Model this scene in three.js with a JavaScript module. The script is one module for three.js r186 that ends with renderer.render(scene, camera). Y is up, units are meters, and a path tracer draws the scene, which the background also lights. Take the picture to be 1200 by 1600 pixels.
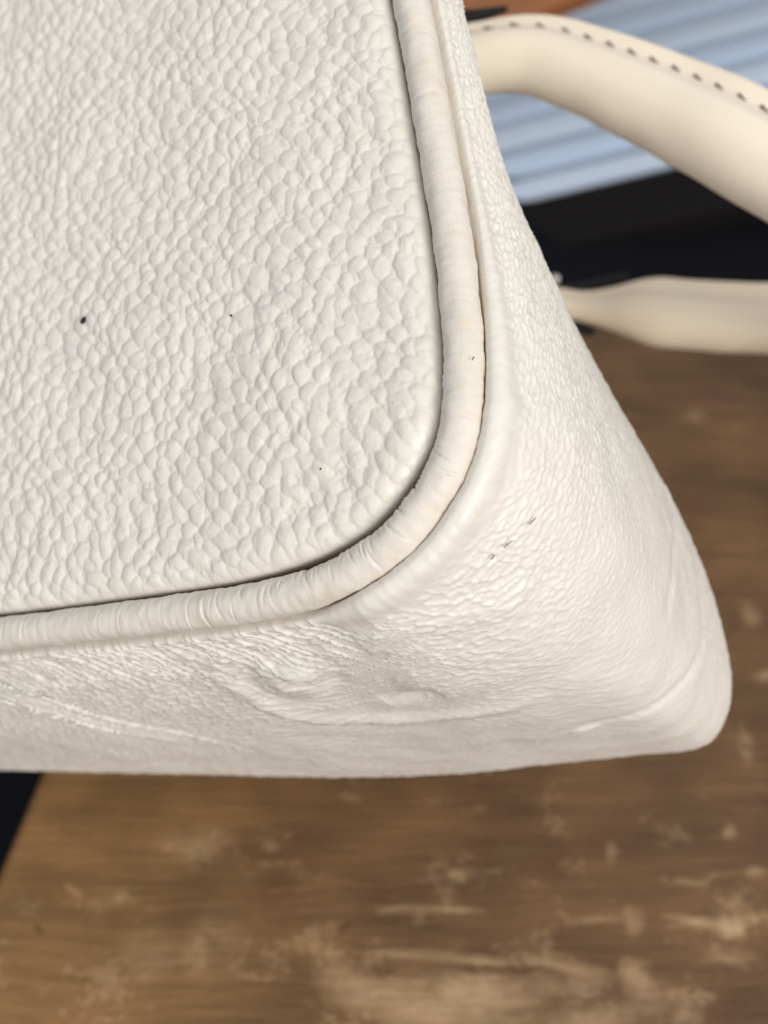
import * as THREE from 'three';
import { mergeGeometries } from 'three/addons/utils/BufferGeometryUtils.js';
import { RoundedBoxGeometry } from 'three/addons/geometries/RoundedBoxGeometry.js';
import { createNoise2D, createNoise3D } from 'simplex-noise';

// ---------------------------------------------------------------- camera, sky, sun, exposure
const scene = new THREE.Scene();
const camera = new THREE.PerspectiveCamera(50, 0.75, 0.01, 60);
camera.position.set(0, 0.24, 0);
camera.rotation.set(-55 * Math.PI / 180, 0, 0);
camera.focus = 0.127;
camera.userData.fStop = 19;
const renderer = new THREE.WebGLRenderer({ antialias: true });
renderer.setSize(768, 1024);
renderer.toneMapping = THREE.LinearToneMapping;
renderer.toneMappingExposure = 1.04;
renderer.shadowMap.enabled = true;
{ // soft overcast sky: pale, a little brighter towards the sun
  const W = 256, H = 128, d = new Float32Array(W * H * 4);
  const s = new THREE.Vector3(0.44, 0.58, 0.68).normalize();
  for (let j = 0; j < H; j++) for (let i = 0; i < W; i++) {
    const el = ((j + 0.5) / H - 0.5) * Math.PI, az = ((i + 0.5) / W - 0.5) * 2 * Math.PI;
    const x = Math.cos(az) * Math.cos(el), y = Math.sin(el), z = Math.sin(az) * Math.cos(el);
    const c = Math.max(0, x * s.x + y * s.y + z * s.z);
    const v = y > 0 ? 0.46 + 0.16 * y + 0.36 * c ** 3 + 0.12 * Math.max(0, 0.5 + 0.5 * z) * (1 - y) : 0.3;
    const o = (j * W + i) * 4;
    d[o] = v * 0.97; d[o + 1] = v * 0.995; d[o + 2] = v * 1.03; d[o + 3] = 1;
  }
  const t = new THREE.DataTexture(d, W, H, THREE.RGBAFormat, THREE.FloatType);
  t.mapping = THREE.EquirectangularReflectionMapping; t.magFilter = THREE.LinearFilter; t.needsUpdate = true;
  scene.background = t; scene.environment = t;
}
const sun = new THREE.DirectionalLight(new THREE.Color(1, 0.94, 0.85), 1.85);
sun.position.set(0.44, 0.58, 0.68).multiplyScalar(3);
sun.castShadow = true; sun.shadow.radius = 42;
Object.assign(sun.shadow.camera, { left: -1, right: 1, top: 1, bottom: -1, near: 0.5, far: 8 });
sun.shadow.mapSize.set(2048, 2048);
scene.add(sun, sun.target);

// ---------------------------------------------------------------- helpers
const P = (x, y, z) => new THREE.Vector3(x, y, z).multiplyScalar(0.001);     // millimetres to metres
function rng(seed) { let a = seed >>> 0; return () => { a = (a + 0x6d2b79f5) | 0; let t = Math.imul(a ^ (a >>> 15), 1 | a); t = (t + Math.imul(t ^ (t >>> 7), 61 | t)) ^ t; return ((t ^ (t >>> 14)) >>> 0) / 4294967296; }; }
const n2 = createNoise2D(rng(7)), n3 = createNoise3D(rng(11)), n2b = createNoise2D(rng(23));
const clamp = (x, a = 0, b = 1) => Math.min(b, Math.max(a, x));
const smooth = (a, b, x) => { const t = clamp((x - a) / (b - a)); return t * t * (3 - 2 * t); };
const lerp = (a, b, t) => a + (b - a) * t;
function hash2(i, j, k = 0) { let h = Math.imul(i | 0, 374761393) ^ Math.imul(j | 0, 668265263) ^ Math.imul(k | 0, 2147483629); h = Math.imul(h ^ (h >>> 13), 1274126177); h ^= h >>> 16; return (h >>> 0) / 4294967296; }
// Pebbled grain: domed cells with creases of uneven depth between them. Returns about 0 (crease) .. 1 (crown).
const cx = new Float64Array(25), cy = new Float64Array(25), ci = new Int32Array(25), cj = new Int32Array(25);
function pebble(x, y, jitter = 0.85, wide = 0.46, salt = 0) {
  const I = Math.floor(x), J = Math.floor(y);
  let n = 0, best = 0, bd = 1e9;
  for (let j = -2; j <= 2; j++) for (let i = -2; i <= 2; i++) {
    const a = I + i, b = J + j;
    cx[n] = a + 0.5 + (hash2(a, b, 1 + salt) - 0.5) * jitter; cy[n] = b + 0.5 + (hash2(a, b, 2 + salt) - 0.5) * jitter;
    ci[n] = a; cj[n] = b;
    const d = (cx[n] - x) ** 2 + (cy[n] - y) ** 2;
    if (d < bd) { bd = d; best = n; }
    n++;
  }
  let cut = 0;
  for (let k = 0; k < n; k++) {
    if (k === best) continue;
    const dx = cx[k] - cx[best], dy = cy[k] - cy[best], l = Math.hypot(dx, dy);
    const d = ((cx[k] + cx[best]) / 2 - x) * dx / l + ((cy[k] + cy[best]) / 2 - y) * dy / l;
    if (d > wide) continue;
    const h = hash2(ci[k] + ci[best], cj[k] + cj[best], 5 + salt), c = h < 0.2 ? 0.35 + h : 0.62 + 0.38 * h;   // some neighbours nearly merge
    const e = 1 - Math.max(0, d) / wide, g = c * (0.60 * e ** 2.6 + 0.40 * e ** 8);
    if (g > cut) cut = g;
  }
  return (0.8 + 0.2 * hash2(ci[best], cj[best], 9 + salt)) * (1 - cut);
}
// Rounded pebbles of many sizes: the upper envelope of domes, small ones filling the corners between big ones.
function domes(x, y, salt, big, small) {
  const I = Math.floor(x), J = Math.floor(y); let h1 = -1, h2 = -1;
  for (let j = -2; j <= 2; j++) for (let i = -2; i <= 2; i++) {
    const a = I + i, b = J + j, q = hash2(a, b, 3 + salt), r = small + (big - small) * q, t = hash2(a, b, 4 + salt) * 3.1416, st = 1 + 0.22 * hash2(a, b, 6 + salt);
    const dx = x - a - 0.5 - (hash2(a, b, 1 + salt) - 0.5) * 0.74, dy = y - b - 0.5 - (hash2(a, b, 2 + salt) - 0.5) * 0.74, c = Math.cos(t), s = Math.sin(t);
    const d = Math.hypot((dx * c + dy * s) * st, (dy * c - dx * s) / st) / r, h = (0.80 + 0.20 * q) - 0.80 * d * d;
    if (h > h1) { h2 = h1; h1 = h; } else if (h > h2) h2 = h;
  }
  return [h1, h1 - h2];
}
function grain(x, y, salt = 0) {
  const [a, ga] = domes(x, y, salt, 0.80, 0.58), [b, gb] = domes(x * 2.1 + 7, y * 2.1 + 3, salt + 20, 0.85, 0.5), bb = 0.40 * b;
  const gap = Math.min(a > bb ? Math.min(ga, a - bb) : Math.min(0.36 * gb, bb - a), 0.5), h = Math.max(a, bb);
  return 1.15 * Math.max(-0.25, h) - 0.17 * Math.exp(-gap / 0.07);
}
const part = (name, geometry, material, parent) => { const m = new THREE.Mesh(geometry, material); m.name = name; m.castShadow = m.receiveShadow = true; parent.add(m); return m; };
const thing = (name, label, category, group) => { const g = new THREE.Group(); g.name = name; g.userData = { label, category }; if (group) g.userData.group = group; scene.add(g); return g; };
function grid(nu, nv, fn, { uv = null, color = null, closedU = false, keep = null } = {}) {   // a sheet of (nu x nv) points
  const pos = new Float32Array(nu * nv * 3), uvs = new Float32Array(nu * nv * 2), col = color ? new Float32Array(nu * nv * 3) : null, v = new THREE.Vector3(), c = [1, 1, 1];
  const ok = keep ? new Uint8Array(nu * nv) : null;
  for (let i = 0; i < nu; i++) for (let j = 0; j < nv; j++) {
    const o = i * nv + j;
    fn(i, j, v); pos[o * 3] = v.x; pos[o * 3 + 1] = v.y; pos[o * 3 + 2] = v.z;
    if (uv) uv(i, j, uvs, o * 2); else { uvs[o * 2] = v.x; uvs[o * 2 + 1] = v.z; }
    if (color) { color(i, j, c); col.set(c, o * 3); }
    if (keep) ok[o] = keep(i, j) ? 1 : 0;
  }
  const idx = [];
  for (let i = 0; i < (closedU ? nu : nu - 1); i++) for (let j = 0; j < nv - 1; j++) {
    const a = i * nv + j, b = ((i + 1) % nu) * nv + j;
    if (ok && !(ok[a] && ok[a + 1] && ok[b] && ok[b + 1])) continue;
    idx.push(a, b, a + 1, b, b + 1, a + 1);
  }
  const g = new THREE.BufferGeometry();
  g.setAttribute('position', new THREE.BufferAttribute(pos, 3)); g.setAttribute('uv', new THREE.BufferAttribute(uvs, 2));
  if (col) g.setAttribute('color', new THREE.BufferAttribute(col, 3));
  g.setIndex(idx); g.computeVertexNormals();
  return g;
}
function sweep(points, radius, { segs = 120, ring = 20, closed = false, squash = 1 } = {}) {      // a tapered round bar along a curve, closed at the ends
  const curve = new THREE.CatmullRomCurve3(points, closed, 'centripetal'), fr = curve.computeFrenetFrames(segs, closed), v = new THREE.Vector3();
  const pts = []; for (let i = 0; i <= segs; i++) pts.push(curve.getPointAt(i / segs));
  return grid(segs + 1, ring + 1, (i, j, o) => {
    const a = j / ring * Math.PI * 2, t = i / segs, r = (typeof radius === 'function' ? radius(t) : radius) * Math.min(1, Math.sqrt(Math.min(i, segs - i) / 2 + 0.0001));
    o.copy(pts[i]).addScaledVector(fr.normals[i], Math.cos(a) * r).addScaledVector(fr.binormals[i], Math.sin(a) * r * squash);
  });
}
function noiseTexture(size, fn, srgb = false) {
  const d = new Uint8Array(size * size * 4);
  for (let y = 0; y < size; y++) for (let x = 0; x < size; x++) { const c = fn(x / size, y / size), o = (y * size + x) * 4; d[o] = c[0] * 255; d[o + 1] = c[1] * 255; d[o + 2] = c[2] * 255; d[o + 3] = 255; }
  const t = new THREE.DataTexture(d, size, size); t.wrapS = t.wrapT = THREE.RepeatWrapping; t.magFilter = THREE.LinearFilter; t.minFilter = THREE.LinearMipmapLinearFilter;
  if (srgb) t.colorSpace = THREE.SRGBColorSpace; t.needsUpdate = true; return t;
}
// tiling value by circular wrap in 4 directions (simple: blend two shifted copies)
const tile = (f) => (u, v) => { const a = f(u, v), b = f(u - 1, v), c = f(u, v - 1), d = f(u - 1, v - 1), s = smooth(0, 1, u), t = smooth(0, 1, v); return lerp(lerp(a, b, s), lerp(c, d, s), t); };
const fine = tile((u, v) => 0.5 + 0.22 * n2(u * 40, v * 40) + 0.16 * n2b(u * 90, v * 90) + 0.1 * n2(u * 190 + 9, v * 190));
const fineTex = noiseTexture(512, (u, v) => { const k = clamp(fine(u, v)); return [k, k, k]; });
const metres = (t, m) => { const c = t.clone(); c.repeat.set(1 / m, 1 / m); c.needsUpdate = true; return c; };

// ---------------------------------------------------------------- materials
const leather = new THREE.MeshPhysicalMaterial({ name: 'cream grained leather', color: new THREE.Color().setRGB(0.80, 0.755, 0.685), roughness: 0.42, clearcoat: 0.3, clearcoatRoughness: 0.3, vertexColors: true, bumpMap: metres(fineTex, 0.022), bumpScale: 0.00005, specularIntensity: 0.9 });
const pipingMat = new THREE.MeshPhysicalMaterial({ name: 'cream piping leather', color: new THREE.Color().setRGB(0.765, 0.71, 0.635), roughness: 0.5, vertexColors: true, bumpMap: metres(fineTex, 0.016), bumpScale: 0.00006, specularIntensity: 0.8 });
const handleMat = new THREE.MeshPhysicalMaterial({ name: 'smooth natural leather', color: new THREE.Color().setRGB(0.90, 0.80, 0.655), roughness: 0.42, vertexColors: true, bumpMap: metres(fineTex, 0.03), bumpScale: 0.00004 });
const thread = new THREE.MeshStandardMaterial({ name: 'brown thread', color: new THREE.Color().setRGB(0.07, 0.05, 0.035), roughness: 0.8 });
const whiteThread = new THREE.MeshPhysicalMaterial({ name: 'white waxed thread', color: new THREE.Color().setRGB(0.86, 0.85, 0.83), roughness: 0.2, clearcoat: 0.6, clearcoatRoughness: 0.15 });
const darkEdge = new THREE.MeshStandardMaterial({ name: 'dark painted leather edge', color: new THREE.Color().setRGB(0.010, 0.009, 0.009), roughness: 0.9 });
const speckMat = new THREE.MeshStandardMaterial({ name: 'dark grit', color: new THREE.Color().setRGB(0.008, 0.008, 0.008), roughness: 0.8 });

// ---------------------------------------------------------------- setting: ground, table, things behind
{
  const g = new THREE.PlaneGeometry(30, 30, 1, 1); g.rotateX(-Math.PI / 2);
  const dark = noiseTexture(256, (u, v) => { const k = 0.5 + 0.3 * n2(u * 12, v * 12) + 0.2 * n2(u * 60, v * 60); return [k, k, k]; });
  dark.repeat.set(60, 60);
  const m = new THREE.MeshPhysicalMaterial({ name: 'dark rubber floor', color: new THREE.Color().setRGB(0.006, 0.0065, 0.009), roughness: 0.95, specularIntensity: 0.12, bumpMap: dark, bumpScale: 0.0004 });
  const o = part('ground', g, m, scene); o.position.y = -0.36; o.userData = { kind: 'structure', label: 'near black floor under the table', category: 'floor' };
}
const tableTex = (() => {
  const W = 2048, H = 1536, MM = 0.26;                         // texture covers 532 x 399 mm from (-150,-300)
  const cv = document.createElement('canvas'); cv.width = W; cv.height = H; const g = cv.getContext('2d');
  const im = g.createImageData(W, H), D = im.data;
  for (let y = 0; y < H; y++) for (let x = 0; x < W; x++) {
    const X = x * MM - 150, Z = y * MM - 300;
    const warpZ = Z + 3 * n2(X * 0.012, Z * 0.02);
    const streak = 0.5 * n2(X * 0.012, warpZ * 0.22) + 0.3 * n2b(X * 0.03, warpZ * 0.6) + 0.25 * n2(X * 0.06 + 5, warpZ * 1.6);
    const blot = n2b(X * 0.022 + 3, Z * 0.035) * 0.6 + n2(X * 0.06, Z * 0.09) * 0.3;
    let k = 0.96 + 0.11 * streak + 0.17 * blot;
    const near = smooth(-120, -40, Z);                           // the varnish is more worn towards the sitter
    const wearN = n2(X * 0.035 + 20, Z * 0.06) * 0.55 + n2b(X * 0.11, Z * 0.16) * 0.35 + n2(X * 0.3, Z * 0.5) * 0.3 + n2b(X * 0.8, Z * 1.2) * 0.12;
    const w = smooth(0.50 - 0.30 * near, 0.95 - 0.28 * near, wearN) * (0.22 + 0.34 * near);
    const left = smooth(40, -90, X);
    let r = lerp(lerp(111, 136, left), 170, w) * k, gg = lerp(lerp(83, 103, left), 141, w) * k, b = lerp(lerp(57, 66, left), 109, w) * k;
    const grit = 1 + 0.05 * n2(X * 1.3, Z * 3.5) + 0.03 * n2b(X * 3, Z * 5);
    const o = (y * W + x) * 4; D[o] = clamp(r * grit, 0, 255); D[o + 1] = clamp(gg * grit, 0, 255); D[o + 2] = clamp(b * grit, 0, 255); D[o + 3] = 255;
  }
  g.putImageData(im, 0, 0);
  const px = ([X, Z]) => [(X + 150) / MM, (Z + 300) / MM], R = rng(99);
  const stroke = (pts, w, a, col = '205,176,138') => {             // a scrape: many thin ragged passes
    for (let k = 0; k < 16; k++) {
      g.strokeStyle = `rgba(${col},${a * (0.04 + 0.09 * R())})`; g.lineWidth = w / MM * (0.15 + 0.6 * R()); g.lineCap = 'round'; g.beginPath();
      pts.forEach((p, i) => { const q = px(p), jx = (R() - 0.5) * w / MM * 3, jy = (R() - 0.5) * w / MM * 1.1; i ? g.lineTo(q[0] + jx, q[1] + jy) : g.moveTo(q[0] + jx, q[1] + jy); });
      g.stroke();
    }
  };
  const blotch = (p, rx, ry, a, col = '196,166,128') => { for (let k = 0; k < 26; k++) { const q = px(p), t = R() * 6.28, d = Math.sqrt(R()); g.fillStyle = `rgba(${col},${a * (0.05 + 0.11 * R())})`; g.beginPath(); g.ellipse(q[0] + Math.cos(t) * d * rx / MM * 0.7, q[1] + Math.sin(t) * d * ry / MM * 0.7, rx / MM * (0.2 + 0.4 * R()), ry / MM * (0.2 + 0.4 * R()), R() * 0.6 - 0.3, 0, 6.29); g.fill(); } };
  stroke([[61.6, -62.3], [69.0, -62.0], [74.2, -61.0]], 2.2, 0.9); stroke([[73.4, -67.8], [75.5, -64.2], [74.6, -59.4]], 2.5, 0.9); blotch([72.9, -61.0], 3, 3, 0.9);
  stroke([[69.3, -55.8], [74.4, -54.5]], 3.2, 0.8);
  stroke([[-2.0, -64.4], [5.4, -64.8], [19.7, -64.4]], 1.6, 0.8); stroke([[12.5, -71.6], [13.9, -64.2]], 2, 0.5); stroke([[12.5, -72.2], [20.1, -71.9]], 2, 0.5);
  stroke([[-1.3, -56.4], [8.0, -55.3], [25.2, -53.8]], 2, 0.9); stroke([[40.6, -62.3], [47.5, -63.3]], 1.6, 0.7); blotch([52.8, -62.3], 3, 4, 0.7); stroke([[31.6, -59.0], [33.7, -60.7]], 2.2, 0.6);
  stroke([[62.5, -82.2], [66.4, -79.8]], 2, 0.6); blotch([76.6, -81.5], 2, 2, 0.7); blotch([81.2, -72.3], 3, 2, 0.6); stroke([[62.2, -70.5], [65.5, -70.0]], 2, 0.6); blotch([49.8, -76.9], 2, 3, 0.5);
  blotch([91.4, -136.7], 4, 5, 0.5); blotch([92.0, -119.9], 4, 2, 0.7); blotch([84.1, -102.6], 2, 6, 0.4); blotch([88.2, -201.4], 4, 3, 0.35);
  blotch([-7.9, -50.8], 7, 8, 0.7); blotch([5.2, -47.1], 12, 6, 0.75); blotch([20.9, -48.3], 14, 6, 0.8); blotch([36.8, -50.8], 10, 5, 0.6); blotch([38.7, -43.5], 16, 5, 0.8); blotch([58.5, -45.9], 10, 5, 0.6); blotch([12.9, -42.3], 20, 5, 0.7); stroke([[29.3, -55.8], [44.9, -52.0]], 3, 0.8); blotch([52.6, -50.8], 5, 5, 0.8);
  blotch([-36.1, -57.1], 9, 8, 0.35); blotch([-49.3, -55.8], 8, 7, 0.3); blotch([-41.0, -80.0], 10, 4, 0.3); blotch([-42.1, -77.2], 9, 3, 0.25); blotch([-25.4, -78.6], 4, 2, 0.3); blotch([-57.6, -67.6], 6, 3, 0.25);
  blotch([-21.9, -67.6], 10, 6, 0.5, '84,56,36'); blotch([-18.3, -77.2], 7, 5, 0.4, '92,62,40'); blotch([2.7, -67.6], 9, 4, 0.4, '88,60,40'); blotch([36.4, -75.8], 12, 6, 0.35, '84,58,38');
  blotch([68.3, -168.0], 10, 4, 0.4, '80,58,42'); blotch([92.2, -208.6], 16, 4, 0.4, '86,62,44');
  for (let k = 0; k < 420; k++) {                                // small chips and nicks in the varnish
    const X = -140 + 480 * R(), Z = -250 + 340 * R(), a = 0.10 + 0.32 * R() ** 2, l = (0.5 + 2.2 * R() * R()) / MM, [u, v] = px([X, Z]);
    g.fillStyle = R() < 0.75 ? `rgba(196,165,126,${a})` : `rgba(70,44,26,${a})`; g.beginPath(); g.ellipse(u, v, l, l * (0.25 + 0.4 * R()), (R() - 0.5) * 1.6, 0, 6.29); g.fill();
  }
  const t = new THREE.CanvasTexture(cv); t.colorSpace = THREE.SRGBColorSpace; t.flipY = false; t.wrapS = t.wrapT = THREE.ClampToEdgeWrapping; t.magFilter = THREE.LinearFilter;
  return t;
})();
{
  const table = thing('wooden_table', 'worn brown wooden table with pale scraped patches, under the bag', 'table');
  const A = [-79.1, -95.3], B = [-83.7, -74.4], far = -240, near = 90;
  const slope = (B[0] - A[0]) / (B[1] - A[1]), xl = (z) => A[0] + (z - A[1]) * slope;
  const s = new THREE.Shape(), pts = [[xl(near), near], [330, near], [330, far], [xl(far), far]];
  pts.forEach(([x, z], i) => (i ? s.lineTo(x / 1000, -z / 1000) : s.moveTo(x / 1000, -z / 1000))); s.closePath();
  const g = new THREE.ExtrudeGeometry(s, { depth: 0.018, bevelEnabled: true, bevelThickness: 0.003, bevelSize: 0.003, bevelOffset: -0.003, bevelSegments: 4 });
  g.rotateX(-Math.PI / 2); g.translate(0, -0.021, 0);
  const p = g.attributes.position, uv = g.attributes.uv;
  for (let i = 0; i < p.count; i++) uv.setXY(i, (p.getX(i) * 1000 + 150) / 532.5, (p.getZ(i) * 1000 + 300) / 399.4);
  const woodBump = noiseTexture(512, (u, v) => { const k = clamp(0.5 + 0.3 * tile((a, b) => n2(a * 6, b * 60))(u, v) + 0.15 * tile((a, b) => n2b(a * 30, b * 90))(u, v)); return [k, k, k]; });
  const b = metres(woodBump, 1); b.repeat.set(4, 3);
  part('tabletop', g, new THREE.MeshPhysicalMaterial({ name: 'worn varnished wood', map: tableTex, roughness: 0.62, bumpMap: b, bumpScale: 0.0003, specularIntensity: 0.5 }), table);
  const legMat = new THREE.MeshStandardMaterial({ name: 'brown wood', color: new THREE.Color().setRGB(0.14, 0.075, 0.035), roughness: 0.7 });
  for (const [x, z] of [[-60, 50], [280, 50], [280, -190], [-30, -190]]) { const l = part('leg', new RoundedBoxGeometry(0.035, 0.338, 0.035, 2, 0.004), legMat, table); l.position.set(x / 1000, -0.36 + 0.169, z / 1000); }
}
{ // pale blue slatted panel standing beyond the table
  const slatted = thing('slatted_panel', 'pale blue painted panel of horizontal slats beyond the table', 'slatted panel');
  const paint = new THREE.MeshStandardMaterial({ name: 'pale blue paint', color: new THREE.Color().setRGB(0.50, 0.615, 0.79), roughness: 0.55 }), paint2 = paint.clone(); paint2.color.setRGB(0.54, 0.635, 0.78);
  const L0 = P(-55.96, -418.32, -733.52), R0 = P(350.9, -295.69, -734.31), LT = P(-60.62, -358.1, -959.02);
  const along = R0.clone().sub(L0), n = 8, q = new THREE.Vector3();
  const upv = LT.clone().sub(L0).divideScalar(n), face = new THREE.Vector3().crossVectors(along, upv).normalize();
  const X = along.clone().normalize(), Y = upv.clone().normalize(), len = along.length(), w = upv.length();
  const basis = new THREE.Matrix4();
  const Yo = new THREE.Vector3().crossVectors(face, X).normalize(); basis.makeBasis(X, Yo, face);
  for (let k = 0; k < n; k++) {
    const m = part('slat', new RoundedBoxGeometry(len, w * 0.75, 0.012, 3, 0.0025), k % 2 ? paint : paint2, slatted);
    m.setRotationFromMatrix(basis); m.rotateX(-0.10 - 0.04 * Math.sin(k * 2.3));
    q.copy(L0).addScaledVector(along, 0.5).addScaledVector(upv, k + 0.5); m.position.copy(q);
  }
  const back = part('backing', new THREE.BoxGeometry(len * 0.99, w * n, 0.006), new THREE.MeshStandardMaterial({ name: 'grey blue backing', color: new THREE.Color().setRGB(0.05, 0.06, 0.085), roughness: 0.8 }), slatted);
  back.setRotationFromMatrix(basis); back.position.copy(L0).addScaledVector(along, 0.5).addScaledVector(upv, n / 2).addScaledVector(face, -0.008);
  const dark = new THREE.MeshPhysicalMaterial({ name: 'dark wood plinth', color: new THREE.Color().setRGB(0.010, 0.009, 0.009), roughness: 0.9, specularIntensity: 0.15 });
  const pl = part('plinth', new RoundedBoxGeometry(len * 1.02, 0.05, 0.03, 2, 0.004), dark, slatted);
  pl.setRotationFromMatrix(basis); pl.position.copy(L0).addScaledVector(along, 0.5).addScaledVector(Yo, -0.0255).addScaledVector(face, -0.004);
}
{ // orange brown plank leaning in front of the slats, top of the frame
  const a = P(128.28, -230.44, -792.64), b = P(195.97, -201.42, -799.21), c = P(0, -264.04, -849.25);
  const plank = thing('wooden_plank', 'glossy orange brown wooden plank behind the upper handle', 'plank');
  const X = b.clone().sub(a).normalize(), fz = new THREE.Vector3().crossVectors(X, a.clone().sub(c)).normalize(); if (fz.z < 0) fz.negate();
  const Y = new THREE.Vector3().crossVectors(fz, X);
  const m = new THREE.Matrix4().makeBasis(X, Y, fz);
  const grain = noiseTexture(256, (u, v) => { const k = 0.8 + 0.2 * n2(u * 3, v * 40); return [k, k * 0.98, k * 0.95]; });
  const o = part('board', new RoundedBoxGeometry(0.7, 0.22, 0.018, 3, 0.004), new THREE.MeshPhysicalMaterial({ name: 'orange varnished wood', color: new THREE.Color().setRGB(0.36, 0.125, 0.03), map: grain, roughness: 0.4, clearcoat: 0.3 }), plank);
  o.setRotationFromMatrix(m); o.position.copy(a).addScaledVector(Y, 0.11);
}

// ---------------------------------------------------------------- the bag
const bag = thing('handbag', 'cream grained leather handbag with rounded piped corner, on the wooden table', 'handbag');
// stations round the front panel: piping centre line, outer rim of the body and its depth-side; first those in view
const RAIL = [
  [P(3.33, 164.92, -130.04), P(9.4, 154.49, -148.11)], [P(5.88, 160.04, -111.18), P(14.27, 145.1, -132.96)], [P(7.97, 155.54, -94.22), P(22.23, 133.66, -118.36)], [P(8.66, 151.33, -80.7), P(33.11, 119.1, -106.29)], [P(8.14, 148.92, -74.63), P(42.8, 106.77, -97.4)],
  [P(6.55, 146.5, -70.47), P(51.53, 92.5, -85.74)], [P(3.97, 143.81, -67.35), P(54.76, 81.51, -75.27)], [P(1.79, 141.85, -65.62), P(51.82, 75.47, -70.13)], [P(-0.83, 139.77, -64.34), P(39.5, 73.35, -68.85)], [P(-4.07, 137.45, -63.5), P(25.79, 71.58, -68.06)], [P(-7.84, 134.98, -63.18), P(13.8, 69.85, -67.34)],
  [P(-14.68, 130.89, -63.76), P(-4.22, 66.56, -67.87)], [P(-24.53, 125.31, -65.52), P(-23.98, 61, -70.38)], [P(-36.25, 118.75, -67.79), P(-45.23, 54.56, -73.39)], [P(-51.37, 110.35, -70.92), P(-71.35, 45.27, -77.56)],
  [P(-74.89, 97.53, -76.56), P(-102.45, 33.08, -82.81)], [P(-99.23, 85.09, -84.74), P(-135.23, 20.87, -91.53)], [P(-114.78, 80.1, -98.62), P(-163.21, 14.32, -113.55)], [P(-128.54, 84.95, -137.9), P(-196.08, 21.84, -194.03)], [P(-147.78, 105.51, -232.95), P(-225.23, 55.43, -337.9)],
  [P(-152.9, 127.23, -305.61), P(-198.12, 110.9, -390.96)], [P(-123.43, 141.71, -293.96), P(-153.59, 124.94, -376.15)], [P(-43.47, 166.44, -219.98), P(-52.28, 153.1, -276.88)], [P(-11.12, 174.06, -183.1), P(-8.31, 163.45, -221.93)], [P(-0.85, 170.89, -155.08), P(2.89, 162.76, -177.36)],
];
const railC = new THREE.CatmullRomCurve3(RAIL.map((r) => r[0]), true, 'centripetal'), railR = new THREE.CatmullRomCurve3(RAIL.map((r) => r[1]), true, 'centripetal');
const NST = RAIL.length, eye = camera.position.clone();
// fine table of the rails by parameter
const panelN = new THREE.Vector3().crossVectors(RAIL[14][0].clone().sub(RAIL[0][0]), RAIL[7][0].clone().sub(RAIL[0][0])).normalize(); if (panelN.y < 0) panelN.negate();
const centre = P(-40.78, 133.44, -118.87);
const e1 = RAIL[7][0].clone().sub(RAIL[14][0]).normalize(), e2 = new THREE.Vector3().crossVectors(panelN, e1).normalize();   // e1 along the base edge, e2 towards the mouth
const T = [];                                                  // samples by t: { u, C, R, O, arc }
{
  const N = 4000; let arc = 0, last = null;
  for (let i = 0; i <= N; i++) {
    const u = i / N, C = railC.getPoint(u % 1), tan = railC.getTangent(u % 1), O = new THREE.Vector3().crossVectors(tan, panelN).normalize();
    if (O.dot(C.clone().sub(centre)) < 0) O.negate();
    if (last) arc += C.distanceTo(last); last = C;
    T.push({ u, C, R: railR.getPoint(u % 1), O, tan, arc });
  }
}
const PERIM = T[T.length - 1].arc;
const seen = 14 / NST;                                         // t up to here (and a little before 0) is in the frame
// list of t: dense in view, sparse elsewhere
function tList(step) {
  const out = []; let next = 0;
  const marginA = 0.006;
  for (let i = 0; i < T.length - 1; i++) {
    const inView = T[i].u < seen + 0.02 || T[i].u > 1 - 0.015;
    if (T[i].arc >= next) { out.push(i); next = T[i].arc + (inView ? step : 0.0022); }
  }
  return out;
}
const PR = 0.00225;                                            // piping radius
const cornerness = (u) => { const k = u * NST; return smooth(3.2, 6, k) * (1 - smooth(9.5, 12, k)); };
const gap = (u) => 0.00022 + 0.00045 * cornerness(u);

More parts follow.
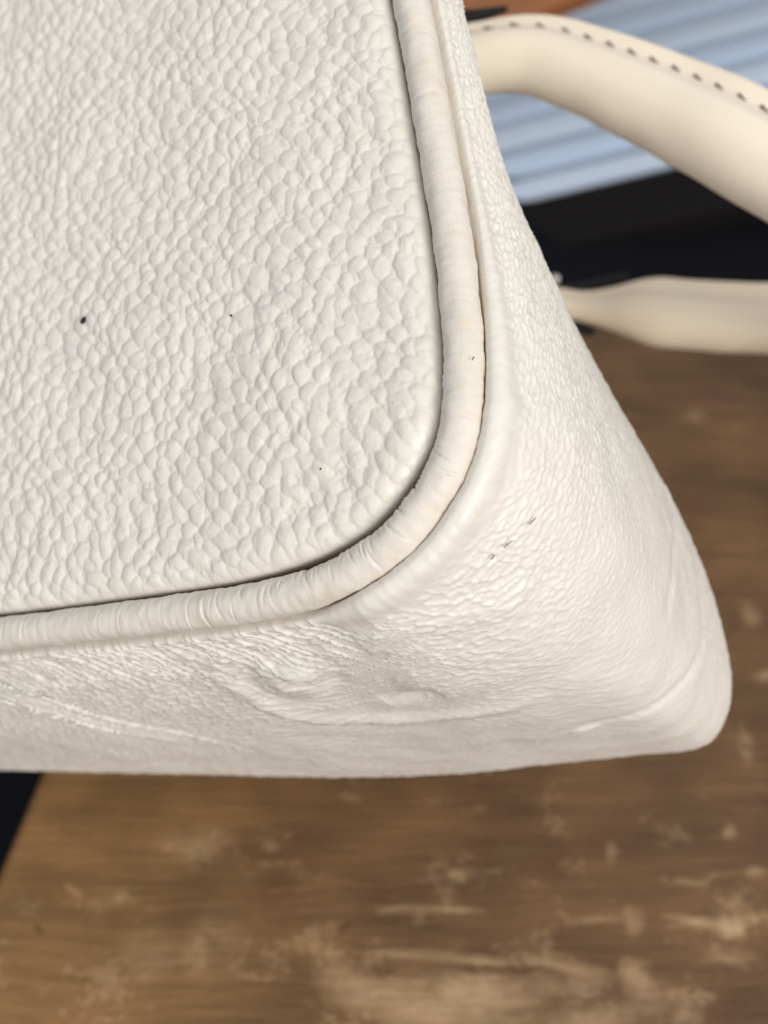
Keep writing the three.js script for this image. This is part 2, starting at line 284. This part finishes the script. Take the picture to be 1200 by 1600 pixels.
// --- piping: wrinkled leather cord round the panel
{
  const ts = tList(0.000125), ring = 44;
  const bendAt = (mm) => { let lo = 0, hi = T.length - 1; while (hi - lo > 1) { const m = (lo + hi) >> 1; if (T[m].arc * 1000 < mm) lo = m; else hi = m; } return cornerness(T[lo].u); };
  const R = rng(31), creases = []; // each: where along the cord (mm), round it, how far round, slant, depth, width
  for (let p = 0; p < PERIM * 1000; p += lerp(0.7 + 3.6 * R() * R(), 0.2 + 1.0 * R(), bendAt(p))) { const bend = bendAt(p), inner = R() < 0.35 + 0.5 * bend; creases.push([p, inner ? 2.3 + 0.7 * R() : 0.3 + 2.4 * R(), 0.35 + 0.9 * R(), (R() - 0.5) * 0.9, (0.05 + 0.17 * R() ** 2) * (1.0 + 1.5 * bend), 0.05 + 0.11 * R(), 0.8 * (R() - 0.5)]); }
  const wr = (a, ang) => {
    const s = a * 1000, cxx = Math.cos(ang), sy = Math.sin(ang); let h = 0.10 * n3(s * 0.22, cxx * 0.7, sy * 0.7) + 0.05 * n3(s * 0.7, cxx * 0.8, sy * 0.8) - 0.02 * (1 - Math.abs(n3(s * 0.45 + 0.5 * sy, cxx * 0.45 + 9, sy * 0.45))) ** 9 + 0.012 * n3(s * 2.6, cxx * 4, sy * 4);
    for (const [p, at0, ext, sl, dep, wid, cv] of creases) {
      if (Math.abs(s - p) > 2.2) continue;
      let da = ang - at0; if (da > Math.PI) da -= 2 * Math.PI; if (da < -Math.PI) da += 2 * Math.PI;
      const f = 1 - (da / ext) ** 2; if (f <= 0) continue;
      const d = s - p - sl * da - cv * da * da, e = Math.abs(d) / wid;
      h += -dep * f * Math.exp(-(e ** 1.3)) + 0.15 * dep * f * Math.exp(-(((d - wid * 2.2) / (wid * 1.8)) ** 2)) ;
    }
    return h;
  };
  const g = grid(ts.length, ring, (i, j, v) => {
    const q = T[ts[i]], ang = j / (ring - 1) * Math.PI * 2, r = PR + 0.001 * wr(q.arc, ang);
    v.copy(q.C).addScaledVector(q.O, Math.cos(ang) * r).addScaledVector(panelN, Math.sin(ang) * r);
  }, { closedU: true, uv: (i, j, a, o) => { a[o] = T[ts[i]].arc; a[o + 1] = j / (ring - 1) * 0.0147; }, color: (i, j, c) => {
    const s = T[ts[i]].arc * 1000, ang = j / (ring - 1) * 6.283, rub = smooth(0.1, 0.8, n2(s * 0.12 + 60, Math.sin(ang) * 0.6)) * 0.09, tan = smooth(0.35, 0.9, n2b(s * 0.35, ang * 0.5 + 3)) * 0.06;
    c[0] = 1 - rub * 0.25 - tan * 0.3; c[1] = 1 - rub * 0.5 - tan * 0.8; c[2] = 1 - rub * 0.8 - tan * 1.6;
  } });
  part('piping', g, pipingMat, bag).userData.label = 'wrinkled cream leather piping';
}
// --- front panel: padded, pebbled
{
  const o = centre, loop = T.filter((_, i) => i % 6 === 0).map((q) => { const d = q.C.clone().sub(o); return [d.dot(e1), d.dot(e2), q.u, d.dot(panelN)]; });
  const off = loop.slice(0, loop.length / 2 | 0).reduce((s, p) => s + p[3], 0) / (loop.length / 2 | 0);
  const lo = [1e9, 1e9], hi = [-1e9, -1e9], vlo = [1e9, 1e9], vhi = [-1e9, -1e9];
  for (const p of loop) for (const k of [0, 1]) { lo[k] = Math.min(lo[k], p[k]); hi[k] = Math.max(hi[k], p[k]); }
  for (const w of [P(-69.42, 137.61, -183.34), P(-54.43, 108.16, -70.16), P(4.75, 166.41, -131.78), P(9.46, 148.87, -72.06), P(0, 139.48, -61.99)]) { const d = w.clone().sub(o), a = [d.dot(e1), d.dot(e2)]; for (const k of [0, 1]) { vlo[k] = Math.min(vlo[k], a[k]); vhi[k] = Math.max(vhi[k], a[k]); } }
  const axis = (k) => { const out = []; for (let x = lo[k] - 0.001; x < hi[k] + 0.001;) { out.push(x); x += x > vlo[k] - 0.002 && x < vhi[k] + 0.001 ? 0.000135 : 0.0012; } return out; };
  const xs = axis(0), ys = axis(1), nx = xs.length, ny = ys.length;
  const dist = new Float32Array(nx * ny);
  const M = loop.length;
  const near = (x, y) => {                                      // signed distance inside the panel's edge
    let bd = 1e9, bi = 0;
    for (let i = 0; i < M; i++) { const d = (loop[i][0] - x) ** 2 + (loop[i][1] - y) ** 2; if (d < bd) { bd = d; bi = i; } }
    const a = loop[bi], p = loop[(bi + M - 1) % M], n = loop[(bi + 1) % M];
    let dx = n[0] - p[0], dy = n[1] - p[1]; const l = Math.hypot(dx, dy); dx /= l; dy /= l;
    let ox = dy, oy = -dx; if (ox * a[0] + oy * a[1] < 0) { ox = -ox; oy = -oy; }
    return [-((x - a[0]) * ox + (y - a[1]) * oy), a[2]];
  };
  const D0 = 0.0005;
  const heightAt = (x, y, d) => {
    const X = x * 1000, Y = y * 1000;
    const c = Math.cos(0.62), s = Math.sin(0.62), wx = X + 0.9 * n2(X * 0.05, Y * 0.05), wy = Y + 0.9 * n2b(X * 0.05 + 50, Y * 0.05);
    const u = (wx * c + wy * s) / 2.05, v = (-wx * s + wy * c) / 2.5;
    const ku = 0.10 * n2(X * 0.55, Y * 0.55), kv = 0.10 * n2b(X * 0.55, Y * 0.55);
    let h = 0.42 * grain(u + ku, v + kv);
    h += 0.30 * n2(X * 0.035, Y * 0.035) + 0.05 * n2b(X * 0.18, Y * 0.18) + 0.010 * n2(X * 1.7, Y * 1.7);
    const slack = smooth(0.2, 1.6, d * 1000);
    return h * (0.45 + 0.55 * slack);
  };
  const dd = new Float32Array(nx * ny), uu = new Float32Array(nx * ny);
  for (let i = 0; i < nx; i++) for (let j = 0; j < ny; j++) {
    const inner = xs[i] > lo[0] + 0.03 && xs[i] < vhi[0] - 0.05 && ys[j] > vlo[1] + 0.04;
    let d, u = 0; { const r = near(xs[i], ys[j]); d = r[0]; u = r[1]; }
    dd[i * ny + j] = d - PR - gap(u); uu[i * ny + j] = u;
  }
  const hh = new Float32Array(nx * ny);
  for (let i = 0; i < nx; i++) for (let j = 0; j < ny; j++) hh[i * ny + j] = heightAt(xs[i], ys[j], Math.max(0, dd[i * ny + j]));
  const soft = (i, j) => { if (i < 1 || j < 1 || i > nx - 2 || j > ny - 2) return hh[i * ny + j]; const o = i * ny + j; return 0.36 * hh[o] + 0.11 * (hh[o - 1] + hh[o + 1] + hh[o - ny] + hh[o + ny]) + 0.05 * (hh[o - ny - 1] + hh[o - ny + 1] + hh[o + ny - 1] + hh[o + ny + 1]); };
  const g = grid(nx, ny, (i, j, v) => {
    const d = dd[i * ny + j], x = xs[i], y = ys[j], w = 0.0040, t = clamp(d / w), fall = lerp(0.0024, 0.0021, cornerness(uu[i * ny + j])) * (1 - Math.sqrt(Math.max(0, 1 - (1 - t) ** 2.2))) + (d < 0 ? -d * 9 : 0);
    const h = 0.001 * soft(i, j) + 0.0017 + 0.0014 * smooth(0, 0.022, d) - fall + off;
    v.copy(o).addScaledVector(e1, x).addScaledVector(e2, y).addScaledVector(panelN, h);
  }, { keep: (i, j) => dd[i * ny + j] > -0.0006, uv: (i, j, a, k) => { a[k] = xs[i]; a[k + 1] = ys[j]; }, color: (i, j, c) => { const k = 0.985 + 0.015 * n2(xs[i] * 60, ys[j] * 60); const grooveShade = 0.8 * (1 - smooth(-0.0001, 0.00036, dd[i * ny + j])); c[0] = k * (1 - grooveShade * 0.85); c[1] = k * (1 - grooveShade * 0.92); c[2] = k * (1 - 0.01 * n2b(xs[i] * 40, ys[j] * 40)) * (1 - grooveShade * 0.97); } });  // shade of the groove beside the piping painted dark brown into the edge
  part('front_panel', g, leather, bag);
}
// --- body: welt beside the piping, gusset and base, wrapping under to the table
const RB = 0.0021;
const weltOf = (u) => { const k = u * NST; return 0.15 + 0.85 * smooth(0.8, 4, k) * (1 - smooth(8.6, 10.8, k)); };
const footOf = (w) => lerp(0.0031, 0.0054, w);
const tmp = { a: new THREE.Vector3(), b: new THREE.Vector3(), c: new THREE.Vector3(), d: new THREE.Vector3(), ray: new THREE.Vector3(), z: new THREE.Vector3() };
function flank(i, s, out) {                                     // i: index into T, s: 0 at the welt's foot .. 1 at the rim
  const q = T[i], { a, b, c, d, ray } = tmp;
  a.copy(q.C).addScaledVector(q.O, footOf(weltOf(q.u))).addScaledVector(panelN, -0.0031);
  d.copy(q.R); ray.copy(q.R).sub(eye).normalize();
  const L = a.distanceTo(d);
  b.copy(a).addScaledVector(q.O, L * 0.13).addScaledVector(panelN, -L * 0.27);
  c.copy(d).addScaledVector(ray, -L * 0.14).lerp(a, 0.10);
  const r = 1 - s;
  return out.set(0, 0, 0).addScaledVector(a, r * r * r).addScaledVector(b, 3 * r * r * s).addScaledVector(c, 3 * r * s * s).addScaledVector(d, s * s * s);
}
// lines pressed into the body leather: lists of [station number, share of the way from welt to rim]
const MARKS = [
  [1.1, 0.4, [[3.4, 1], [3.82, 1], [4.15, 0.892], [4.55, 0.683], [4.9, 0.592], [5.45, 0.533]]],
  [1.1, 0.42, [[5.45, 0.767], [5.88, 0.675], [6.38, 0.625], [7.03, 0.592], [7.58, 0.592], [8.1, 0.6]]],
  [0.7, -0.4, [[8.28, 0.625], [8.05, 0.617], [7.83, 0.617]]],
  [1.7, -0.75, [[11.8, 0.117], [11.88, 0.192], [11.77, 0.267], [11.53, 0.333], [11.18, 0.375], [10.6, 0.4], [10.08, 0.408], [9.32, 0.4], [8.58, 0.4], [7.78, 0.383]]],
  [1, -0.55, [[11.28, 0.108], [11.13, 0.142], [10.88, 0.15]]],
  [1.7, 0.7, [[10.27, 0.308], [9.78, 0.292], [9.25, 0.283]]],
  [2.6, -0.35, [[9.85, 0.067], [8.6, 0.058], [7.58, 0.092], [6.65, 0.125], [5.88, 0.167]]],
  [0.5, -0.45, [[14.27, 0.083], [14.05, 0.158], [13.68, 0.258], [13.23, 0.35], [12.55, 0.483], [11.9, 0.625]]],
  [0.5, -0.35, [[14.35, 0.158], [14.1, 0.233], [13.75, 0.317], [13.28, 0.417], [12.55, 0.542]]],
  [0.9, 0.35, [[14.32, 0.125], [14.07, 0.192], [13.7, 0.292], [13.25, 0.383], [12.55, 0.508]]],
];
const DIMPLES = [[11.28, 0.183, 4.2, -0.85], [10.95, 0.142, 2.6, -0.5], [11.72, 0.15, 3, 0.5]].map(([k, s, r, d]) => ({ p: flank(Math.round(k / NST * 4000), s, new THREE.Vector3()), r, d }));
const markPts = MARKS.map(([w, depth, pts]) => { const cur = new THREE.CatmullRomCurve3(pts.map(([k, s]) => { const v = new THREE.Vector3(); return flank(Math.round(k / NST * 4000), s, v); })); return { w, depth, pts: cur.getPoints(90).map((p, i) => { p.w = Math.sin(Math.PI * i / 90) ** 0.5; return p; }) }; });
{
  const ts = tList(0.00017), n0 = 40, n1 = 250, n2r = 34, nv = n0 + n1 + n2r;
  const base = [], nrm = [];
  const under = (q, k, out) => {                                 // k 0..1 from the rim round to the table
    const ray = tmp.ray.copy(q.R).sub(eye).normalize(), inn = tmp.z.copy(centre).sub(q.R); inn.addScaledVector(ray, -inn.dot(ray)).normalize();
    const a1 = tmp.a.copy(q.R).addScaledVector(ray, 0.012).addScaledVector(inn, 0.0012), foot = tmp.b.copy(q.R).addScaledVector(ray, 0.085).addScaledVector(inn, 0.045);
    if (foot.y < 0.0005) foot.y = 0.0005; foot.y = Math.min(foot.y, 0.03);
    const r = 1 - k; out.set(0, 0, 0).addScaledVector(q.R, r * r).addScaledVector(a1, 2 * r * k).addScaledVector(foot, k * k);
    if (out.y < 0.0005) out.y = 0.0005;
    return out;
  };
  const P0 = (i, j, v) => {
    const q = T[ts[i]];
    if (j < n0) {                                                // from under the piping, up over the rolled welt, down to its foot
      const w = weltOf(q.u), top = 0.35, foot = footOf(w) * 1000;
      const K = [[0.2, -1.7], [1.5, lerp(-2.1, -1.9, w)], [lerp(2.0, 2.1, w), lerp(-2.2, -0.8, w)], [lerp(2.5, 2.55, w), lerp(-2.2, -0.05, w)], [lerp(2.75, 3.7, w), lerp(-2.3, top, w)], [lerp(2.95, 5.0, w), lerp(-2.5, -0.75, w)], [foot, -3.1]];
      const x = j / n0 * (K.length - 1), k = Math.min(K.length - 2, Math.floor(x)), f = x - k, p = [K[Math.max(0, k - 1)], K[k], K[k + 1], K[Math.min(K.length - 1, k + 2)]];
      const cr = (c) => 0.5 * (2 * p[1][c] + (p[2][c] - p[0][c]) * f + (2 * p[0][c] - 5 * p[1][c] + 4 * p[2][c] - p[3][c]) * f * f + (3 * p[1][c] - p[0][c] - 3 * p[2][c] + p[3][c]) * f * f * f);
      v.copy(q.C).addScaledVector(q.O, cr(0) * 0.001).addScaledVector(panelN, cr(1) * 0.001);
    } else if (j < n0 + n1) flank(ts[i], (j - n0 + 1) / n1, v);
    else under(q, (j - n0 - n1 + 1) / n2r, v);
    return v;
  };
  const nu = ts.length, B = new Float32Array(nu * nv * 3), v = new THREE.Vector3();
  for (let i = 0; i < nu; i++) for (let j = 0; j < nv; j++) { P0(i, j, v); B.set([v.x, v.y, v.z], (i * nv + j) * 3); }
  // soften the kink between roll and body along each cross-section
  for (let pass = 0; pass < 6; pass++) for (let i = 0; i < nu; i++) for (let j = n0 - 8; j < n0 + 10; j++) for (let k = 0; k < 3; k++) { const o = (i * nv + j) * 3 + k; B[o] = 0.25 * B[o - 3] + 0.5 * B[o] + 0.25 * B[o + 3]; }
  const bg = new THREE.BufferGeometry(); // normals of the smooth body, to push the relief along
  const smoothGeo = grid(nu, nv, (i, j, w) => w.fromArray(B, (i * nv + j) * 3), { closedU: true });
  const NB = smoothGeo.attributes.normal.array;
  let flip = 1; { const o = ((20) * nv + n0 + 100) * 3; const w = new THREE.Vector3().fromArray(B, o), n = new THREE.Vector3().fromArray(NB, o); if (n.dot(eye.clone().sub(w)) < 0) flip = -1; }
  const len = new Float32Array(nu * nv);                          // distance from the piping across the body
  for (let i = 0; i < nu; i++) for (let j = 1; j < nv; j++) { const o = (i * nv + j) * 3; len[i * nv + j] = len[i * nv + j - 1] + Math.hypot(B[o] - B[o - 3], B[o + 1] - B[o - 2], B[o + 2] - B[o - 1]); }
  const relief = (i, j) => {
    const q = T[ts[i]], o = (i * nv + j) * 3, x = B[o], y = B[o + 1], z = B[o + 2], s = len[i * nv + j] * 1000 - 3, a = q.arc * 1000, k = q.u * NST;
    if (k > 16 && k < 23.5) return 0;
    // along-length measured on the surface itself would stretch at the bend; mix in position so that cells stay even
    const spread = 1 + 0.010 * s * cornerness(q.u);
    const aa = a * spread + 0.5 * n2(a * 0.2, s * 0.2) + 20, ss = s + 0.7 * n2b(a * 0.13, s * 0.13);
    const slant = k > 9 ? 0.28 : -0.22;
    const w = weltOf(q.u), foot = smooth(lerp(-1.8, 3.4, w), lerp(0.2, 8.5, w), s), far = smooth(18, 42, s), rimward = 1 - smooth(0.75, 1, (j - n0) / n1);
    const baseSide = smooth(8.5, 11, k), gus = 1 - smooth(4, 6.5, k);
    const cell = pebble((aa + slant * ss) / lerp(1.6, 1.7, baseSide), ss / lerp(1.0, 1.45, baseSide), 0.85, 0.46, 11);
    let h = lerp(0.33, 0.34, baseSide) * cell * foot * (1 - lerp(0.5, 0.35, baseSide) * far);
    // pleats running away from the seam along the base, finer ones down the gusset
    const pl = 1 - Math.abs(n2b((a + 0.9 * ss * (0.4 + baseSide * 0.5)) * 0.33, ss * 0.05 + 4));
    h += -(0.34 * baseSide + 0.14 * gus) * pl ** 4 * smooth(lerp(-2, 1.5, w), lerp(-0.5, 5, w), s) * (1 - smooth(6, 12, s));
    const wrinkle = 1 - Math.abs(n2(a * 0.10 + 30, ss * 0.62));
    h += -0.18 * wrinkle ** 6 * smooth(3.5, 7, s) * (1 - smooth(16, 24, s)) * cornerness(q.u);
    h += (0.10 * n2(a * 0.25, s * 0.10) + 0.05 * n2b(a * 0.7, s * 0.25)) * w * smooth(-1, 1, s) * (1 - smooth(4, 8, s));
    h += (0.40 * n3(x * 32, y * 32, z * 32) * smooth(6, 16, s) + 0.16 * n3(x * 110, y * 110, z * 110) * foot) * rimward;
    h += 0.010 * n3(x * 1500, y * 1500, z * 1500);
    for (const m of DIMPLES) { const d = Math.hypot(m.p.x - x, m.p.y - y, m.p.z - z) * 1000 / m.r; if (d < 2.6) h += m.d * (Math.exp(-d * d) - 0.35 * Math.exp(-((d - 1.5) ** 2) * 5)); }
    if (s > 2) for (const m of markPts) { let bd = 1, bw = 0; for (const p of m.pts) { const d = (p.x - x) ** 2 + (p.y - y) ** 2 + (p.z - z) ** 2; if (d < bd) { bd = d; bw = p.w; } } bd = Math.sqrt(bd) * 1000; if (bd < m.w * 4) { h += m.depth * bw * Math.exp(-((bd / m.w) ** 2)); } }
    return h;
  };
  const g = grid(nu, nv, (i, j, w) => { const o = (i * nv + j) * 3, r = j < n0 + n1 + 6 ? relief(i, j) * flip * 0.001 : 0; w.set(B[o] + NB[o] * r, B[o + 1] + NB[o + 1] * r, B[o + 2] + NB[o + 2] * r); },
    { closedU: true, uv: (i, j, a, o) => { a[o] = T[ts[i]].arc; a[o + 1] = len[i * nv + j]; }, color: (i, j, c) => {
      const q = T[ts[i]], s = len[i * nv + j] * 1000 - 3, a = q.arc * 1000, tan = 0.10 * weltOf(q.u) * (1 - smooth(-1.2, 0.8, s - 0)) * (0.4 + 0.6 * smooth(-0.3, 0.5, n2(a * 0.18, 3))), k = 0.99 + 0.012 * n2(a * 0.06, s * 0.06);
      c[0] = k * (1 - tan * 0.4); c[1] = k * (1 - tan * 1.0); c[2] = k * (1 - tan * 1.9);
    } });
  // closing sheet underneath
  const body = part('body', g, leather, bag);
  const ringPts = []; for (let i = 0; i < nu; i += 4) ringPts.push(new THREE.Vector3().fromArray(B, (i * nv + nv - 1) * 3));
  const mid = ringPts.reduce((s, p) => s.add(p), new THREE.Vector3()).divideScalar(ringPts.length); mid.y = 0.0005;
  const cap = grid(ringPts.length, 8, (i, j, w) => w.copy(ringPts[i]).lerp(mid, j / 7), { closedU: true, color: (i, j, c) => { c[0] = c[1] = c[2] = 1; } });
  part('back_panel', cap, leather, bag);
}
// --- handles: rolled smooth leather with a stitched seam flange
function handle(points, width, stitched) {
  const curve = new THREE.CatmullRomCurve3(points, false, 'centripetal'), N = 170, prof = [], up = new THREE.Vector3(0.25, 0.574, -0.819);
  const thick = (x) => { const body = 0.86 * Math.sqrt(Math.max(0, 1 - ((x + 0.22) / 0.78) ** 2)), tab = 0.19 * Math.sqrt(Math.max(0, 1 - Math.max(0, (x - 0.9) / 0.1) ** 2)); return x < 0.30 ? body : Math.max(tab, lerp(body, tab, smooth(0.24, 0.62, x))); };
  const M = 26; for (let k = 0; k <= M; k++) { const x = -Math.cos(k / M * Math.PI); prof.push([x, thick(x)]); } for (let k = M - 1; k >= 0; k--) prof.push([prof[k][0], -prof[k][1]]);
  const fr = (t) => { const p = curve.getPointAt(t), tg = curve.getTangentAt(t), A = up.clone().addScaledVector(tg, -up.dot(tg)).normalize(), Bv = new THREE.Vector3().crossVectors(tg, A); if (Bv.dot(eye.clone().sub(p)) < 0) Bv.negate(); return { p, A, Bv, tg }; };
  const F = []; for (let i = 0; i <= N; i++) F.push(fr(i / N));
  const total = curve.getLength();
  const g = grid(N + 1, prof.length, (i, j, v) => { const t = i / N, f = F[i], w = width(t) * Math.min(1, Math.sqrt(Math.min(i, N - i) / 2 + 0.0001)), k = prof[j]; const wob = 1 + 0.02 * n2(t * total * 60, k[0] * 1.5); v.copy(f.p).addScaledVector(f.A, k[0] * w * wob).addScaledVector(f.Bv, (k[1] * 0.95 - 0.5 * Math.max(0, k[0] - 0.5)) * w); },
    { uv: (i, j, a, o) => { a[o] = i / N * total; a[o + 1] = j / prof.length * 0.045; }, color: (i, j, c) => { const x = prof[j][0], edge = smooth(0.45, 0.6, x) * 0.03, low = 0.0, m = 0.02 * n2(i * 0.05, x * 2); c[0] = 1 + m; c[1] = 1 + m - edge * 0.5 - low; c[2] = 1 + m - edge - low * 2; } });
  const h = part('handle', g, handleMat, bag);
  if (stitched) {
    const sg = new THREE.CapsuleGeometry(0.00026, 0.0017, 3, 7); const n = Math.floor((total - 0.02) / 0.0043);
    for (let k = 0; k < n; k++) {
      const t = (0.009 + k * 0.0043) / total, f = fr(t), w = width(t), s = part('stitch', sg, thread, h);
      s.position.copy(f.p).addScaledVector(f.A, 0.54 * w).addScaledVector(f.Bv, thick(0.54) * w * 0.95 + 0.00005);
      const y = f.tg.clone().addScaledVector(f.A, -0.35).normalize(), z = f.Bv; s.setRotationFromMatrix(new THREE.Matrix4().makeBasis(new THREE.Vector3().crossVectors(y, z).normalize(), y, z));
    }
  }
  return h;
}
const upper = handle([P(3.69, 117.39, -192.76), P(12.12, 118.85, -189.62), P(17.41, 120.43, -188.39), P(22.59, 122.07, -187.24), P(28.85, 123.02, -185.11), P(36.19, 123.36, -180.37), P(42.84, 123.48, -175.31), P(51.48, 123.48, -168.34), P(58.08, 123.77, -161.78), P(64.7, 123.22, -155.75), P(74.26, 121.34, -147.84), P(87.95, 114.5, -141.56), P(115.91, 90.58, -144.01), P(181.07, 14.16, -174.36)],
  (t) => lerp(0.0072, 0.0095, smooth(0.03, 0.30, t)), true);
const lower = handle([P(36.2, 49.34, -198.44), P(45.91, 50.21, -194.45), P(53.86, 51.99, -191.76), P(60.85, 53.95, -189.33), P(71.43, 55.4, -186.17), P(89.18, 57.12, -183.4), P(107.23, 59.69, -181.84), P(131.29, 46.85, -186.16), P(165.01, 13.83, -196.54)],
  (t) => lerp(0.0037, 0.0085, smooth(0.07, 0.22, t)), false);
lower.material = handleMat.clone(); lower.material.name = 'smooth natural leather, warm shade painted in'; lower.material.color.setRGB(0.85, 0.72, 0.555);  // same leather as the upper handle, shade and wood bounce painted into the colour
lower.userData.label = 'lower handle in cream leather with a warm tan shade painted into its colour'; upper.userData.label = 'upper handle with a row of dark stitches';
part('edge_strap', sweep([P(7.48, 119.29, -200.71), P(12.98, 120.92, -199.54), P(17.75, 122.46, -198.26), P(23.64, 124.34, -197.46)], (u) => lerp(0.0022, 0.0006, u), { segs: 40 }), darkEdge, upper);
part('edge_strap', sweep([P(39.34, 49.97, -199.34), P(45.47, 51.13, -199.25), P(51.55, 52.45, -199.4), P(59.69, 55.01, -199.56)], 0.0010, { segs: 40 }), darkEdge, lower);
part('edge_strap', sweep([P(44.39, 44.47, -194.97), P(48.18, 44.1, -192.7), P(51.94, 44.1, -190.96)], 0.0013, { segs: 24 }), darkEdge, lower);
part('rivet', new THREE.SphereGeometry(0.0012, 16, 12), handleMat.clone(), bag).position.copy(P(36.57, 76.1, -175.63));
{ const m = bag.children[bag.children.length - 1].material; m.vertexColors = false; m.color.setRGB(0.42, 0.41, 0.39); }
// --- white thread along the pressed band at the base
{
  const geos = [];
  const R = rng(5), e = new THREE.SphereGeometry(1, 8, 6);
  for (const row of [[[14.27, 0.083], [14.05, 0.15], [13.78, 0.208], [13.48, 0.3]], [[14.35, 0.158], [14.15, 0.225], [13.83, 0.3], [13.23, 0.425]]]) {
    const pts = row.map(([k, s]) => flank(Math.round(k / NST * 4000), s, new THREE.Vector3())), cur = new THREE.CatmullRomCurve3(pts), n = 44;
    for (let i = 0; i < n; i++) { const t = (i + 0.3 * R()) / n; if (i % 9 > 5 || R() < 0.35) continue; const p = cur.getPointAt(t), g = e.clone(), r = 0.00012 + 0.00013 * R(); g.scale(r * 1.7, r, r); g.translate(p.x, p.y + 0.0003, p.z + 0.0003); geos.push(g); }
  }
  if (geos.length) part('edge_stitching', mergeGeometries(geos), whiteThread, bag).userData.kind = 'stuff';
}
// ---------------------------------------------------------------- grit and lint lying on the leather
{
  const speck = (p, sx, sy, label, seed) => {
    const g = new THREE.IcosahedronGeometry(1, 2), a = g.attributes.position, v = new THREE.Vector3();
    for (let i = 0; i < a.count; i++) { v.fromBufferAttribute(a, i); v.multiplyScalar(1 + 0.25 * n3(v.x * 1.3 + seed, v.y * 1.3, v.z * 1.3)); a.setXYZ(i, v.x * sx, v.y * sy, v.z * sx * 0.6); }
    g.computeVertexNormals();
    const o = part('grit_speck', g, speckMat, scene); o.position.copy(p); o.rotation.set(-0.9, 0.2, -0.5); o.userData = { label, category: 'speck' };
    return o;
  };
  const P0 = (p) => p.addScaledVector(panelN, 0.0033);
  speck(P0(P(-38.5, 130.75, -106.86)).addScaledVector(panelN, 0.0005), 0.00034, 0.0005, 'black grit speck lying alone on the left of the pebbled front panel', 1);
  speck(P0(P(-17.02, 141.06, -97.66)), 0.00012, 0.00016, 'tiny grey speck near the middle of the pebbled front panel', 4).name = 'grit_speck_001';
  speck(P0(P(-5.36, 140.44, -74.58)), 0.00010, 0.00016, 'tiny grey speck low on the pebbled front panel towards the rounded corner', 8).name = 'grit_speck_002';
  const onCord = (p) => p.addScaledVector(eye.clone().sub(p).normalize(), PR + 0.0001);
  speck(onCord(P(7.82, 151.35, -82.28)), 0.00009, 0.00022, 'tiny dark fleck on the piping, nearest the front panel side', 12).name = 'grit_speck_003';
  speck(onCord(P(9.62, 152.27, -81.7)), 0.00007, 0.00024, 'tiny dark fleck on the piping, on its gusset side', 15).name = 'grit_speck_004';
  const lint = (list, label, name) => {
    const pts = list.map(([k, s, lift]) => { const i = Math.round(k / NST * 4000), a = flank(i, s, new THREE.Vector3()), b = eye.clone().sub(a).normalize(); return a.addScaledVector(b, 0.00036 + (lift || 0)); });
    const o = part(name, sweep(pts, 0.00005, { segs: 24, ring: 7 }), speckMat, scene); o.userData = { label, category: 'fibre' };
  };
  lint([[5.65, 0.058], [5.45, 0.067]], 'middle one of three thin dark fibres on the gusset leather by the corner', 'lint_fibre');
  lint([[5.97, 0.05], [5.83, 0.05]], 'thin dark fibre nearest the piping on the gusset leather', 'lint_fibre_001');
  lint([[5.13, 0.083], [5, 0.092]], 'thin dark fibre farthest up the gusset leather, to the right of the other two', 'lint_fibre_002');
}
bag.traverse((o) => { o.castShadow = o.receiveShadow = true; });
renderer.render(scene, camera);
